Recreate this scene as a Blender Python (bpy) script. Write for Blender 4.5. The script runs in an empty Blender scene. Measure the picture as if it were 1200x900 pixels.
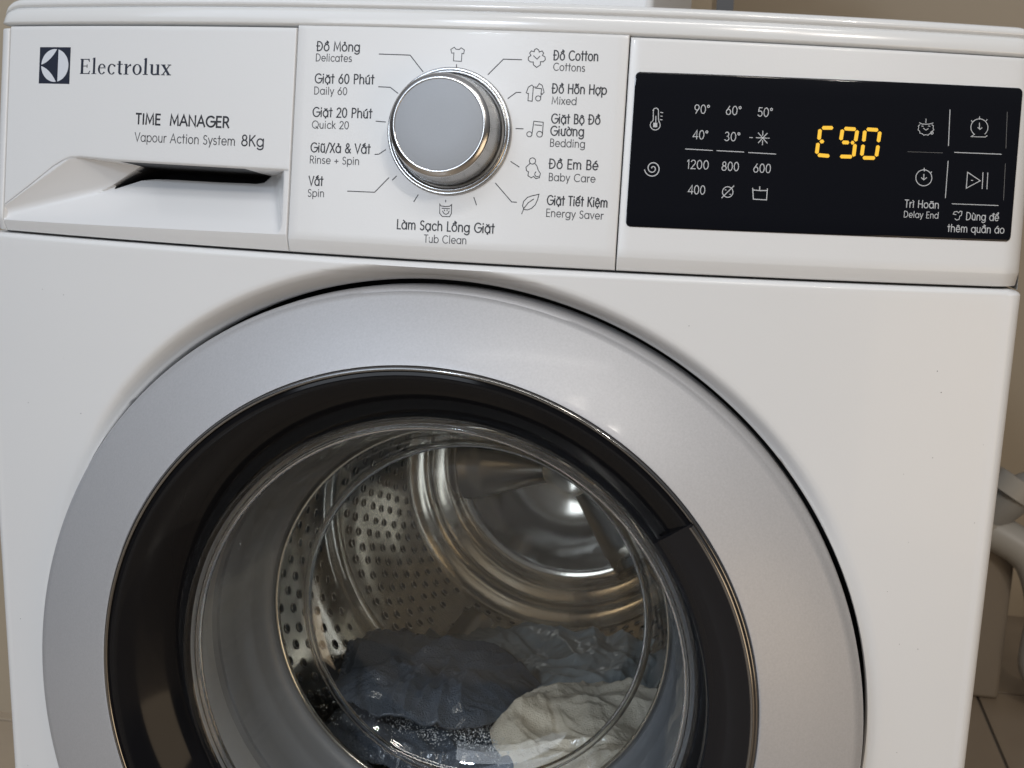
import bpy, math, random, unicodedata
from mathutils import Vector, noise
random.seed(7)
S = 0.001
Z0 = 712.0            # millimetres from the floor to the bottom line of the control panel
sc = bpy.context.scene
COL = sc.collection

# ------------------------------------------------------------ camera
def wp(x, y, z): return Vector((x*S, y*S, (z+Z0)*S))
cam = bpy.data.cameras.new('camera'); camo = bpy.data.objects.new('camera', cam); COL.objects.link(camo)
CP = (157.565, -581.423, 47.485); YAW, PIT, ROL, FPX, PX, PY = -0.129058, 0.189000, 0.0468364, 1256.0056, 112.9257, -3.35
fw = Vector((math.sin(YAW)*math.cos(PIT), math.cos(YAW)*math.cos(PIT), -math.sin(PIT)))
rt = Vector((math.cos(YAW), -math.sin(YAW), 0)); up = rt.cross(fw)
r2 = rt*math.cos(ROL)+up*math.sin(ROL); u2 = up*math.cos(ROL)-rt*math.sin(ROL)
from mathutils import Matrix
m = Matrix((r2, u2, -fw)).transposed().to_4x4(); m.translation = wp(*CP); camo.matrix_world = m
cam.sensor_width = 36; cam.lens = FPX/1200*36; cam.shift_x = -PX/1200; cam.shift_y = PY/1200
cam.clip_start = .01; cam.clip_end = 50
cam.dof.use_dof = True; cam.dof.focus_distance = .60; cam.dof.aperture_fstop = 20
sc.camera = camo

# ------------------------------------------------------------ world and lamps
w = bpy.data.worlds.new('World'); sc.world = w; w.use_nodes = True
nt = w.node_tree; bg = nt.nodes['Background']
tc = nt.nodes.new('ShaderNodeTexCoord'); sx = nt.nodes.new('ShaderNodeSeparateXYZ'); mr = nt.nodes.new('ShaderNodeMapRange')
cr = nt.nodes.new('ShaderNodeValToRGB')
nt.links.new(tc.outputs['Generated'], sx.inputs[0]); nt.links.new(sx.outputs['Z'], mr.inputs[0])
mr.inputs[1].default_value = -1; mr.inputs[2].default_value = 1
nt.links.new(mr.outputs[0], cr.inputs[0]); nt.links.new(cr.outputs[0], bg.inputs[0])
cr.color_ramp.elements[0].color = (.085, .078, .072, 1); cr.color_ramp.elements[1].color = (.60, .61, .65, 1)
e = cr.color_ramp.elements.new(.5); e.color = (.075, .074, .073, 1)
bg.inputs[1].default_value = 0.6
def area(name, loc, target, size, power, color, size_y=None):
    l = bpy.data.lights.new(name, 'AREA'); l.energy = power; l.color = color; l.size = size
    if size_y: l.shape = 'RECTANGLE'; l.size_y = size_y
    o = bpy.data.objects.new(name, l); COL.objects.link(o); o.location = wp(*loc)
    o.rotation_euler = (wp(*target)-wp(*loc)).to_track_quat('-Z', 'Y').to_euler(); return o
area('ceiling_lamp', (-1300, -1500, 1500), (0, 0, -100), 1.4, 12, (.68, .81, 1.0))
area('ceiling_tube', (300, -1300, 1750), (0, 0, 0), 1.3, 9, (1.0, .97, .92), .12)
area('ceiling_spot', (1500, -2500, 1850), (0, 100, -200), .10, 17, (1.0, .94, .86))
area('ceiling_spot', (-620, -2600, 1350), (0, 100, -200), .22, 19, (.78, .87, 1.0))
area('cool_drum_fill', (-900, -2300, 480), (60, 100, -260), 1.0, 12, (.84, .91, 1.0))  # unseen cool fill added at door height to brighten the drum
area('warm_drum_fill', (1500, -1250, -450), (-60, 150, -260), 1.0, 8, (1.0, .76, .50))  # unseen warm fill added low right, turns the drum's left wall gold
area('lamp_spot', (650, -1500, 1300), (0, 0, -150), .16, 4.5, (1.0, .92, .82))
sc.view_settings.view_transform = 'Standard'; sc.view_settings.look = 'None'
sc.view_settings.exposure = -0.13; sc.view_settings.gamma = 1; sc.view_settings.use_curve_mapping = False
sc.cycles.max_bounces = 10; sc.cycles.transparent_max_bounces = 16; sc.cycles.glossy_bounces = 10
sc.cycles.use_denoising = True

# ------------------------------------------------------------ materials
def mat(name, col, rough=.4, metal=0, noise_amt=0, nscale=60, bump=0, bscale=300, spec=.5, coat=0, aniso=None, emis=None, rough_var=0, coat_rough=.05, bdist=.001):
    mt = bpy.data.materials.new(name); mt.use_nodes = True; n = mt.node_tree; b = n.nodes['Principled BSDF']
    b.inputs['Base Color'].default_value = (*col, 1); b.inputs['Roughness'].default_value = rough; b.inputs['Metallic'].default_value = metal
    b.inputs['Specular IOR Level'].default_value = spec; b.inputs['Coat Weight'].default_value = coat; b.inputs['Coat Roughness'].default_value = coat_rough
    if emis: b.inputs['Emission Color'].default_value = (*emis[0], 1); b.inputs['Emission Strength'].default_value = emis[1]
    if noise_amt or bump or rough_var:
        t = n.nodes.new('ShaderNodeTexCoord')
    if noise_amt:
        nz = n.nodes.new('ShaderNodeTexNoise'); nz.inputs['Scale'].default_value = nscale; nz.inputs['Detail'].default_value = 6
        n.links.new(t.outputs['Object'], nz.inputs['Vector'])
        mx = n.nodes.new('ShaderNodeMix'); mx.data_type = 'RGBA'; mx.inputs[6].default_value = (*[c*(1-noise_amt) for c in col], 1); mx.inputs[7].default_value = (*[min(1, c*(1+noise_amt)) for c in col], 1)
        n.links.new(nz.outputs[0], mx.inputs[0]); n.links.new(mx.outputs[2], b.inputs['Base Color'])
    if rough_var:
        nr = n.nodes.new('ShaderNodeTexNoise'); nr.inputs['Scale'].default_value = 9; nr.inputs['Detail'].default_value = 8
        n.links.new(t.outputs['Object'], nr.inputs['Vector'])
        m2 = n.nodes.new('ShaderNodeMapRange'); m2.inputs[3].default_value = rough-rough_var; m2.inputs[4].default_value = rough+rough_var
        n.links.new(nr.outputs[0], m2.inputs[0]); n.links.new(m2.outputs[0], b.inputs['Roughness'])
    if bump:
        nb = n.nodes.new('ShaderNodeTexNoise'); nb.inputs['Scale'].default_value = bscale; nb.inputs['Detail'].default_value = 4
        n.links.new(t.outputs['Object'], nb.inputs['Vector'])
        bp = n.nodes.new('ShaderNodeBump'); bp.inputs['Strength'].default_value = bump; bp.inputs['Distance'].default_value = bdist
        n.links.new(nb.outputs[0], bp.inputs['Height']); n.links.new(bp.outputs[0], b.inputs['Normal'])
    return mt
M = {}
M['white_enamel'] = mat('white_enamel', (.70, .70, .695), .36, 0, .015, 12, .03, 700, coat=.1, rough_var=.05)
M['white_plastic'] = mat('white_plastic', (.68, .68, .675), .36, 0, .012, 15, .04, 900, coat=.1, rough_var=.05)
M['gloss_plastic'] = mat('gloss_plastic', (.70, .70, .70), .16, 0, coat=.3, rough_var=.04)
M['lid_plastic'] = mat('lid_plastic', (.69, .69, .68), .2, 0, .01, 15, coat=.3, rough_var=.05)
M['gap'] = mat('gap', (.012, .012, .012), .6)
M['slot_shade_black'] = mat('slot_shade_black', (.012, .012, .013), .45)  # deep shade of the drawer slot, painted black on its inner faces
M['silver_paint'] = mat('silver_paint', (.455, .455, .465),   .5, .34, .13, 900, .06, 1500, coat=.05, coat_rough=.09, rough_var=.03)
M['black_gloss'] = mat('black_gloss', (.006, .006, .007), .08, 0, spec=.2, coat=0, rough_var=.03)
M['black_satin'] = mat('black_satin', (.010, .010, .012), .15, 0, spec=.28, rough_var=.05)
M['black_chrome'] = mat('black_chrome', (.22, .215, .21), .12, .95)
M['rubber'] = mat('rubber', (.30, .305, .315), .5, 0, .06, 60, rough_var=.08)
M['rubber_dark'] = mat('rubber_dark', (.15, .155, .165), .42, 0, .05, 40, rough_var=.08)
M['steel'] = mat('steel', (.72, .685, .62), .15, 1, .05, 30, .10, 60, rough_var=.06)
M['steel_dark'] = mat('steel_dark', (.55, .53, .50), .3, 1, .1, 20, rough_var=.08)
M['hole'] = mat('hole', (.008, .008, .008), .7)
M['chrome'] = mat('chrome', (.56, .55, .54), .2, 1, rough_var=.03)
M['brushed'] = mat('brushed', (.42, .42, .42), .26, 1, .06, 400, rough_var=.06)
M['knob_cap'] = mat('knob_cap', (.275, .283, .295), .48, .3, .03, 900, .03, 1500, rough_var=.04)
M['ink'] = mat('ink', (.014, .014, .018), .5)
M['ink_light'] = mat('ink_light', (.05, .05, .054), .5)
M['navy'] = mat('navy', (.012, .016, .032), .4)
M['badge_white'] = mat('badge_white', (.62, .64, .68), .35)
M['display_glass'] = mat('display_glass', (.0035, .004, .0065), .07, 0, spec=.35)
M['display_print'] = mat('display_print', (.42, .43, .44), .5, emis=((.8, .85, .9), .05))
M['display_faint'] = mat('display_faint', (.13, .13, .13), .5)
M['led'] = mat('led', (.02, .015, .005), .4, emis=((1.0, .56, .028), 1.08))
M['led_off'] = mat('led_off', (.07, .065, .03), .4)
M['cabinet_side'] = mat('cabinet_side', (.62, .59, .54), .4)
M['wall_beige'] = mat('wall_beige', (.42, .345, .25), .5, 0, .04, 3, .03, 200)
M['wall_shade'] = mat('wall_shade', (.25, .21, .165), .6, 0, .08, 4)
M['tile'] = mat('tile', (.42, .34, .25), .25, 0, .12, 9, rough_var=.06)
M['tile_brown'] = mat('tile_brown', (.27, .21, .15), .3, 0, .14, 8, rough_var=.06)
M['grout'] = mat('grout', (.12, .10, .08), .8)
M['pvc'] = mat('pvc', (.42, .40, .36), .4, 0, .08, 14)
M['pvc_grey'] = mat('pvc_grey', (.28, .27, .25), .4, 0, .1, 14)
M['hose_grey'] = mat('hose_grey', (.35, .34, .32), .45, 0, .1, 20)
M['dark_cloth'] = mat('dark_cloth', (.02, .02, .022), .7)
def clothmat(name, col, b=.6):
    mt = mat(name, col, .42, 0, .3, 45, b, 900, spec=.6, coat=.6, coat_rough=.14, bdist=.003)
    return mt
M['blue_cloth'] = clothmat('blue_cloth', (.065, .082, .11), .9)
M['grey_cloth'] = clothmat('grey_cloth', (.25, .28, .29), .3)
M['cream_cloth'] = clothmat('cream_cloth', (.56, .50, .40), .5)
# thin clear moulded glass: see-through with a Fresnel reflection on each of its two faces
g = bpy.data.materials.new('door_glass'); g.use_nodes = True; n = g.node_tree; n.nodes.clear()
out = n.nodes.new('ShaderNodeOutputMaterial'); mix = n.nodes.new('ShaderNodeMixShader'); tr = n.nodes.new('ShaderNodeBsdfTransparent'); gl = n.nodes.new('ShaderNodeBsdfGlossy'); fr = n.nodes.new('ShaderNodeFresnel')
tr.inputs[0].default_value = (.965, .975, .975, 1); gl.inputs['Roughness'].default_value = .02; geo = n.nodes.new('ShaderNodeNewGeometry'); im = n.nodes.new('ShaderNodeMapRange'); im.inputs[3].default_value = 1.45; im.inputs[4].default_value = 1/1.45
n.links.new(geo.outputs['Backfacing'], im.inputs[0]); n.links.new(im.outputs[0], fr.inputs[0])   # the same reflection from either side
t = n.nodes.new('ShaderNodeTexCoord'); nz = n.nodes.new('ShaderNodeTexNoise'); nz.inputs['Scale'].default_value = 14; nz.inputs['Detail'].default_value = 2
bp = n.nodes.new('ShaderNodeBump'); bp.inputs['Strength'].default_value = .25; bp.inputs['Distance'].default_value = .004
n.links.new(t.outputs['Object'], nz.inputs[0]); n.links.new(nz.outputs[0], bp.inputs['Height']); n.links.new(bp.outputs[0], gl.inputs['Normal']); n.links.new(bp.outputs[0], fr.inputs['Normal'])
n.links.new(fr.outputs[0], mix.inputs[0]); n.links.new(tr.outputs[0], mix.inputs[1]); n.links.new(gl.outputs[0], mix.inputs[2]); n.links.new(mix.outputs[0], out.inputs[0])
M['glass'] = g

# ------------------------------------------------------------ helpers
def link(o, parent=None):
    COL.objects.link(o)
    if parent is not None: o.parent = parent
    return o
def mesh(name, V, F, m, parent=None, smooth=True, mats=None, fm=None, flat_angle=None):
    me = bpy.data.meshes.new(name); me.from_pydata([tuple(wp(*v)) for v in V], [], F)
    for mm in (mats or [m]): me.materials.append(M[mm])
    if fm: me.polygons.foreach_set('material_index', fm)
    me.polygons.foreach_set('use_smooth', [smooth]*len(me.polygons))
    me.update()
    if flat_angle is not None: me.set_sharp_from_angle(angle=math.radians(flat_angle))
    return link(bpy.data.objects.new(name, me), parent)
def tag(o, label=None, cat=None, group=None, kind=None):
    for k, v in (('label', label), ('category', cat), ('group', group), ('kind', kind)):
        if v: o[k] = v
    return o
def empty(name, label, cat, loc=None, group=None):
    o = bpy.data.objects.new(name, None); COL.objects.link(o); o.empty_display_size = .05
    return tag(o, label, cat, group)
def gridmesh(name, rows, m, parent=None, closed=False, **k):
    V = [p for r in rows for p in r]; n = len(rows[0]); F = []
    for i in range(len(rows)-1):
        for j in range(n if closed else n-1):
            a = i*n+j; b = i*n+(j+1) % n; F.append((a, b, b+n, a+n))
    return mesh(name, V, F, m, parent, **k)
def smooth01(t): t = max(0, min(1, t)); return t*t*(3-2*t)
def lin(a, b, n): return [a+(b-a)*i/(n-1) for i in range(n)]
def interp(x, pts):
    if x <= pts[0][0]: return pts[0][1]
    for (a, b), (c, d) in zip(pts, pts[1:]):
        if x <= c: return b+(d-b)*(x-a)/(c-a)
    return pts[-1][1]
def box(name, x0, x1, y0, y1, z0, z1, m, parent=None, bevel=3, rotz=0, piv=None):
    V = []; 
    for z in (z0, z1):
        for x, y in ((x0, y0), (x1, y0), (x1, y1), (x0, y1)):
            if rotz:
                dx, dy = x-piv[0], y-piv[1]; x, y = piv[0]+dx*math.cos(rotz)-dy*math.sin(rotz), piv[1]+dx*math.sin(rotz)+dy*math.cos(rotz)
            V.append((x, y, z))
    F = [(0, 3, 2, 1), (4, 5, 6, 7), (0, 1, 5, 4), (1, 2, 6, 5), (2, 3, 7, 6), (3, 0, 4, 7)]
    o = mesh(name, V, F, m, parent, smooth=True)
    if bevel:
        b = o.modifiers.new('bevel', 'BEVEL'); b.width = bevel*S; b.segments = 3; b.limit_method = 'NONE'
    o.data.set_sharp_from_angle(angle=math.radians(50))
    return o
def tube(name, pts, rad, m, parent=None, seg=16, ribs=0):
    P = [Vector(p) for p in pts]; fine = []
    for i in range(len(P)-1):
        p0 = P[max(0, i-1)]; p1 = P[i]; p2 = P[i+1]; p3 = P[min(len(P)-1, i+2)]
        for k in range(8):
            t = k/8; fine.append(.5*((2*p1)+(-p0+p2)*t+(2*p0-5*p1+4*p2-p3)*t*t+(-p0+3*p1-3*p2+p3)*t**3))
    fine.append(P[-1]); rows = []; up_ = Vector((.1, 1, .2)).normalized()
    for i, p in enumerate(fine):
        d = (fine[min(i+1, len(fine)-1)]-fine[max(i-1, 0)]).normalized(); a = d.cross(up_).normalized(); b = d.cross(a)
        r = rad*(1+(.09 if ribs and i % 2 else 0))
        rows.append([tuple(p+(a*math.cos(q)+b*math.sin(q))*r) for q in [2*math.pi*k/seg for k in range(seg)]])
    return gridmesh(name, rows, m, parent, closed=True)

# ------------------------------------------------------------ the bowed front
BS, Q4, TAU, VT = 43.01, -.541, .14076, 117.3
ct, st = math.cos(TAU), math.sin(TAU)
def bow(x): t = x/298; return -BS*(1-t*t)+Q4*(t**4-t*t)
XE, XL, RE = 285.0, 279.0, 12.0
def pan(x, v, off=0):                        # a point on the control panel, off mm in front of its face
    ax = abs(x); e = 0
    xe, re = (XE, RE) if x > 0 else (XL, 7.5)
    if ax > xe: a = min(1, (ax-xe)/re); e = re*1.1*(1-math.sqrt(max(0, 1-a*a)))
    sl = 2*BS*x/298**2
    n = Vector((sl, -ct, st)).normalized()
    return (x+n.x*off, bow(x)+e+v*st+n.y*off, v*ct+n.z*off)
def xs_for(x0, x1, step=6):
    n = max(2, int((x1-x0)/step)+2); X = lin(x0, x1, n)
    if x1 > XE: X = [x for x in X if x < XE]+[XE+RE*math.sin(a) for a in lin(0, math.pi/2, 9)]
    if x0 < -XL: X = [x for x in [-XL-7.5*math.sin(a) for a in lin(math.pi/2, 0, 17)] if x < x1-.5]+[x for x in X if x > -XL]+([x1] if x1 < -XL else [])
    return X
def edged(X, r=.7, left=True, right=True):   # columns with a tiny rounded edge at both ends: (x, extra offset)
    C = [(x, 0) for x in X]
    if left: C = [(X[0], -9), (X[0], -r), (X[0]+r*.3, -r*.3)]+[(X[0]+r, 0)]+C[1:]
    if right: C = C[:-1]+[(X[-1]-r, 0), (X[-1]-r*.3, -r*.3), (X[-1], -r), (X[-1], -9)]
    return C

WM = empty('washing_machine', 'white front loading washing machine with round glass door and silver ring', 'washing machine')

def face_rows(v0, v1):
    return [(v0, -9), (v0, -3.2), (v0+.5, -2.7), (7.0, -.25), (7.6, 0)]+[(v, 0) for v in lin(12, v1-2, 14)]+[(v1-.8, 0), (v1-.25, -.25), (v1, -.8), (v1, -9)]
def face_piece(name, x0, x1, v0, v1, left=True, right=True):
    C = edged(xs_for(x0, x1), left=left, right=right)
    return gridmesh(name, [[pan(x, v, min(o, p)) for x, p in C] for v, o in face_rows(v0, v1)], 'white_plastic', WM, flat_angle=60)
dial_panel = face_piece('control_panel', -87.65, 87.65, .8, 118.9)
disp_panel = face_piece('display_surround', 88.35, 297, .8, 117.9, right=False)
end_cap = face_piece('end_cap', -286.4, -277.2, .8, 116.6, left=False)
gridmesh('panel_backing', [[pan(x, v, -8) for x in lin(-87.9, 284, 60)] for v in (-2, 119)], 'gap', WM)
gridmesh('panel_backing', [[pan(x, v, -60) for x in lin(-271, -87.9, 30)] for v in (-2, 119)], 'gap', WM)

# detergent drawer with its finger scoop
LIP = [(-276.5, 14.4), (-255.2, 28.2), (-240.4, 38.3), (-233.1, 42.1), (-227.9, 43.8), (-221.6, 44.3), (-197.2, 43.4), (-88.4, 42.6)]
BOT = [(-276.5, 6.4), (-213.5, 7.3), (-155, 8.2), (-88.4, 9.2)]
SLOT = [(-213, 29.5), (-206, 32.6), (-198, 36.0), (-188, 37.4), (-122, 37.6), (-117.5, 38.6), (-114.8, 42.9)]
def scoop(x, v):
    vb = interp(x, BOT); vl = interp(x, LIP)
    fl = .78*max(0, v-vb)**1.0
    d = ((x+276)*29.6-(v-14.4)*48)/56.4
    wl = max(0, d)*.95
    wl += 20*smooth01((d-18)/.7)
    rr = max(0, -91.5-x)*1.25
    k = 5.0
    def smin(a, b): h = max(k-abs(a-b), 0)/k; return min(a, b)-h*h*k*.25
    dep = smin(smin(fl, wl), rr)
    dark = False
    if -213 < x < -114.8:
        s = interp(x, SLOT)
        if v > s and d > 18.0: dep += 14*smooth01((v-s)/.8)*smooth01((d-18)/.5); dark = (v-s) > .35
    return max(0, dep), dark
C = edged(lin(-276.4, -216, 80)+lin(-215.5, -195, 200)+lin(-194.5, -88.35, 150)); rows = []; fm = []
vset = []
V = []; F = []
NR = 110
allrows = []
for x, p in C:
    vb = interp(x, BOT); vl = interp(x, LIP)
    col = [(.8, -9), (.8, -3.2), (1.3, -2.7), (vb-.4, -.2)]
    inside = -276.2 < x < -89.2 and p == 0
    for i in range(NR+1):
        v = vb+(vl-vb)*i/NR
        col.append((v, -scoop(x, v)[0] if inside else 0))
    col += [(vl+.05, -1.2 if inside else 0), (vl+.9, -.1 if inside else 0), (vl+1.4, 0)]
    col += [(v, 0) for v in lin(vl+3, 115, 18)]+[(116.9, 0), (117.4, -.25), (117.6, -.8), (117.6, -9)]
    allrows.append([pan(x, v, min(o, p)) for v, o in col])
n = len(allrows[0])
for i in range(len(allrows)-1):
    for j in range(n-1):
        F.append((i*n+j, (i+1)*n+j, (i+1)*n+j+1, i*n+j+1))
        x = (C[i][0]+C[i+1][0])/2
        if 4 <= j < 4+NR+1:
            vb = interp(x, BOT); vl = interp(x, LIP); v = vb+(vl-vb)*(j-4+.5)/NR
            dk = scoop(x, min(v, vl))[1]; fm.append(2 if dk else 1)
        else: fm.append(0)
drawer = mesh('detergent_drawer', [p for r in allrows for p in r], F, None, WM, mats=['white_plastic', 'gloss_plastic', 'slot_shade_black'], fm=fm, flat_angle=42)

# lid
LP = [(119.0, -9), (119.0, -1.0), (119.6, -.1), (120.4, .2), (126.2, -.4), (127.6, -1.0), (128.1, -2.3), (128.7, -2.4), (129.2, -1.2), (130, -.7), (131.8, -.8), (133.2, -1.8), (134.2, -3.8), (134.8, -7), (135.2, -14)]
def lidpt(x, v, off):
    p = pan(x, v, off); ax = abs(x)
    dz = 0
    xe = 284 if x > 0 else 270
    if ax > xe: dz = -7*((ax-xe)/13)**2.5*max(0, (v-119)/16)
    return (p[0], p[1], p[2]+dz)
X = xs_for(-286.4, 297, 5)
rows = [[lidpt(x, v, o) for x in X] for v, o in LP]
rows.append([(x, 60, 133.5-(6 if x > 296 or x < -283 else 0)) for x in X]); rows.append([(x, 596, 134-(6 if x > 296 or x < -283 else 0)) for x in X])
rows.append([(x, 597, 118) for x in X])
gridmesh('lid', rows, 'lid_plastic', WM, flat_angle=50)
# side skin of the lid and the panel (left and right)
for sx_ in (-286.5, 297):
    mesh('side_trim', [(sx_, 11, -2), (sx_, 29, 128), (sx_, 597, 130), (sx_, 597, -2)], [(0, 1, 2, 3)], 'white_plastic', WM)

# ------------------------------------------------------------ cabinet front, bowed sheet with a dished round opening
XD, ZD, YO, KD, TD, RO = -8.37, -257.87, -41.39, 1.948e-4, .02758, 241.7
XI, ZI, YI, RI = -6.65, -236.5, -65.77, 183.97
def dplane(x, z, dy=0): return YO+dy+KD*x*x+TD*(z-ZD)
RH = 246.6
def cab_y(x, z, r):
    b = bow(max(-298, min(298, x)))
    if r < RH+10:
        t = smooth01((RH+10-r)/10); tgt = dplane(x, z, 9.0)
        b = b+(max(b, tgt)-b)*t+2.2*t*t
    return b
hw, zt, zb = 289.5, -4.2, -700.0; rr = 8.0
loop = []
def seg(a, b, nrm, n):
    for i in range(n):
        t = i/n; loop.append((a[0]+(b[0]-a[0])*t, a[1]+(b[1]-a[1])*t, *nrm))
def corner(c, a0, a1):
    for i in range(6):
        a = math.radians(a0+(a1-a0)*i/6); loop.append((c[0], c[1], math.cos(a), math.sin(a)))
seg((hw, zb), (hw, zt), (1, 0), 70); corner((hw, zt), 0, 90)
seg((hw, zt), (-hw, zt), (0, 1), 90); corner((-hw, zt), 90, 180)
seg((-hw, zt), (-hw, zb), (-1, 0), 70); corner((-hw, zb), 180, 270)
seg((-hw, zb), (hw, zb), (0, -1), 90); corner((hw, zb), 270, 360)
rows = []
ts = [0, .004, .01, .02, .03, .045, .06, .08]+[.1+.9*i/16 for i in range(17)]
inner = []
dirs = []
for (px, pz, nx, nz) in loop:
    a = math.atan2(pz-ZD, px-XD); dirs.append(a)
# back lip of the opening
rows.append([(XD+RH*math.cos(a), cab_y(XD+RH*math.cos(a), ZD+RH*math.sin(a), RH)+14, ZD+RH*math.sin(a)) for a in dirs])
rows.append([(XD+RH*math.cos(a), cab_y(XD+RH*math.cos(a), ZD+RH*math.sin(a), RH)+1.2, ZD+RH*math.sin(a)) for a in dirs])
for k, t in enumerate([0]+[.8, 2, 4, 6, 8, 10, 12, 14, 16, 20, 26]):
    r = []
    for a, (px, pz, nx, nz) in zip(dirs, loop):
        rad = RH+.5+t; R = math.hypot(px-XD, pz-ZD); rad = min(rad, R*.985)
        x, z = XD+rad*math.cos(a), ZD+rad*math.sin(a); r.append((x, cab_y(x, z, rad), z))
    rows.append(r)
base = rows[-1]
for k in range(1, 15):
    t = k/14; r = []
    for b, a, (px, pz, nx, nz) in zip(base, dirs, loop):
        x = b[0]+(px-b[0])*t; z = b[2]+(pz-b[2])*t; r.append((x, cab_y(x, z, math.hypot(x-XD, z-ZD)), z))
    rows.append(r)
for k in range(1, 9):
    a = math.pi/2*k/8; r = []
    for (px, pz, nx, nz) in loop:
        R1 = rr if abs(nx) > .7 else 3.0+5*abs(nx)
        x = px+nx*R1*math.sin(a); z = pz+nz*min(R1, 3.2)*math.sin(a)
        r.append((x, bow(max(-298, min(298, px+nx*0)))+R1*1.1*(1-math.cos(a)), z))
    rows.append(r)
rows.append([(p[0], 596, p[2]) for p in rows[-1]])
gridmesh('cabinet', rows, 'white_enamel', WM, closed=True, flat_angle=55)
V = []; F = []
for k in range(46):
    x = random.choice((random.uniform(245, 288), random.uniform(-285, -200), random.uniform(100, 285))); z = random.uniform(-330, -20) if abs(x) < 240 else random.uniform(-420, -20)
    rad = math.hypot(x-XD, z-ZD)
    if rad < RH+16: continue
    r = random.uniform(.12, .30)*(1.6 if k % 11 == 0 else 1); b = len(V); y = cab_y(x, z, rad)-.12
    for q in range(7): V.append((x+r*math.cos(q*.8976)*random.uniform(.7, 1.3), y, z+r*math.sin(q*.8976)*random.uniform(.7, 1.3)))
    F.append(tuple(range(b, b+7)))
tag(mesh('dirt_speck', V, F, 'ink_light', WM, smooth=False), kind='stuff')
# dark cavity behind the door gap
def ringrow(cx, cz, R, yf, n=180): return [(cx+R*math.cos(a), yf(cx+R*math.cos(a), cz+R*math.sin(a)), cz+R*math.sin(a)) for a in [2*math.pi*i/n for i in range(n)]]
gridmesh('door_cavity', [ringrow(XD, ZD, RH+2, lambda x, z: dplane(x, z, 26)), ringrow(XD, ZD, RH-2, lambda x, z: dplane(x, z, 32)), ringrow(XD, ZD, 190, lambda x, z: dplane(x, z, 34))], 'gap', WM, closed=True)

# ------------------------------------------------------------ door
def loft(t): return XD+(XI-XD)*t, ZD+(ZI-ZD)*t, RO+(RI-RO)*t
def doorrow(t, dy, n=240, dr=0):
    cx, cz, R = loft(t); R += dr
    yb = YO+(YI-YO)*t-1.2*math.sin(math.pi*max(0, min(1, t)))
    return [(cx+R*math.cos(a), yb+dy+KD*(cx+R*math.cos(a))**2+TD*(R*math.sin(a)+cz-ZD), cz+R*math.sin(a)) for a in [2*math.pi*i/n for i in range(n)]]
rows = [doorrow(0, 24, dr=1.5), doorrow(0, 12, dr=2.2), doorrow(0, 5, dr=2.0), doorrow(0, 2.2, dr=1.3), doorrow(0, .7, dr=.4), doorrow(0, .0, dr=-.6)]
rows += [doorrow(t, 0) for t in lin(.015, .975, 16)]+[doorrow(.99, .15), doorrow(1, .9), doorrow(1, 5)]
ring = gridmesh('door_ring', rows, 'silver_paint', WM, closed=True, flat_angle=60)
def lathe(prof, n=240, a0=0, a1=360, cx=XI, cz=ZI, bowed=1.0):
    R = []
    full = abs(a1-a0) >= 360
    for r, y in prof:
        A = [math.radians(a0+(a1-a0)*i/(n if full else n-1)) for i in range(n)]
        R.append([(cx+r*math.cos(a), y+bowed*(KD*(r*math.cos(a))**2+TD*(r*math.sin(a))), cz+r*math.sin(a)) for a in A])
    return R
ybz = YI
lipp = [(183.9, ybz+4), (183.7, ybz+.6), (182.9, ybz-.5), (181.9, ybz-.4), (181.3, ybz+.4)]
gridmesh('door_lip', lathe(lipp), 'black_chrome', WM, closed=True)
bez = [(181.3, ybz+.3), (180.8, ybz+1.2), (179.2, ybz+1.0), (178.4, ybz+.9), (176, ybz+2.2), (170, ybz+6), (162, ybz+13), (155, ybz+21), (151, ybz+27), (149.4, ybz+31), (148.6, ybz+34)]
gridmesh('door_bezel', lathe(bez), 'black_gloss', WM, closed=True, flat_angle=50)
# flat grip plate set in the right side of the bezel
HA = 38.5
HP = [(181.6, ybz+2.5), (181.6, ybz-1.0), (180.4, ybz-1.9), (178.8, ybz-1.4), (177.6, ybz-.6), (168, ybz+2.6), (158, ybz+7), (156.6, ybz+9.5), (155.6, ybz+16)]
h = gridmesh('door_handle', lathe(HP, 90, -62, HA), 'black_satin', WM, flat_angle=50)
mesh('door_handle_end', [p for r in [[q[-1]] for q in lathe(HP, 90, -62, HA)] for p in r]+[(XI+158*math.cos(math.radians(HA)), ybz+20, ZI+158*math.sin(math.radians(HA)))], [tuple(range(len(HP)+1))], 'black_satin', h, smooth=False)
gridmesh('handle_trim', lathe([(182.1, ybz-1.2), (181.2, ybz-2.3), (180.2, ybz-2.25), (179.5, ybz-1.7)], 90, -61.8, HA-.4), 'black_chrome', h)
# glass bowl: outer face, inner face
GP = [(150.5, -37), (147, -36.5), (145, -33), (143.5, -26), (140, -12), (135.4, 4), (134.6, 7), (133.2, 9), (128, 26), (125.2, 33), (125, 36), (121, 44), (116.5, 55), (112.5, 61.5), (106, 66), (98, 68), (95, 69.6), (91, 69.8), (70, 73.5), (40, 76), (12, 77), (.2, 77)]
GI = [(147.5, -33), (145.2, -31.5), (142, -24), (138, -10), (132.8, 7), (125.6, 26), (118.4, 43), (113.5, 52.5), (109.5, 57.5), (103, 61.5), (94, 64.3), (69, 68.6), (40, 71), (12, 72), (.2, 72)]
glass = gridmesh('door_glass', lathe(GI, 200), 'glass', WM, closed=True)
gridmesh('outer_face', lathe(GP, 200), 'glass', glass, closed=True)
gs = mat('glass_bead', (1, 1, 1), .03); gs.node_tree.nodes['Principled BSDF'].inputs['Transmission Weight'].default_value = 1; M['glass_bead'] = gs
def torus(R, y, rx, ry): return lathe([(R+rx*math.cos(a), y+ry*math.sin(a)) for a in lin(0, 2*math.pi, 13)], 200)
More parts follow.
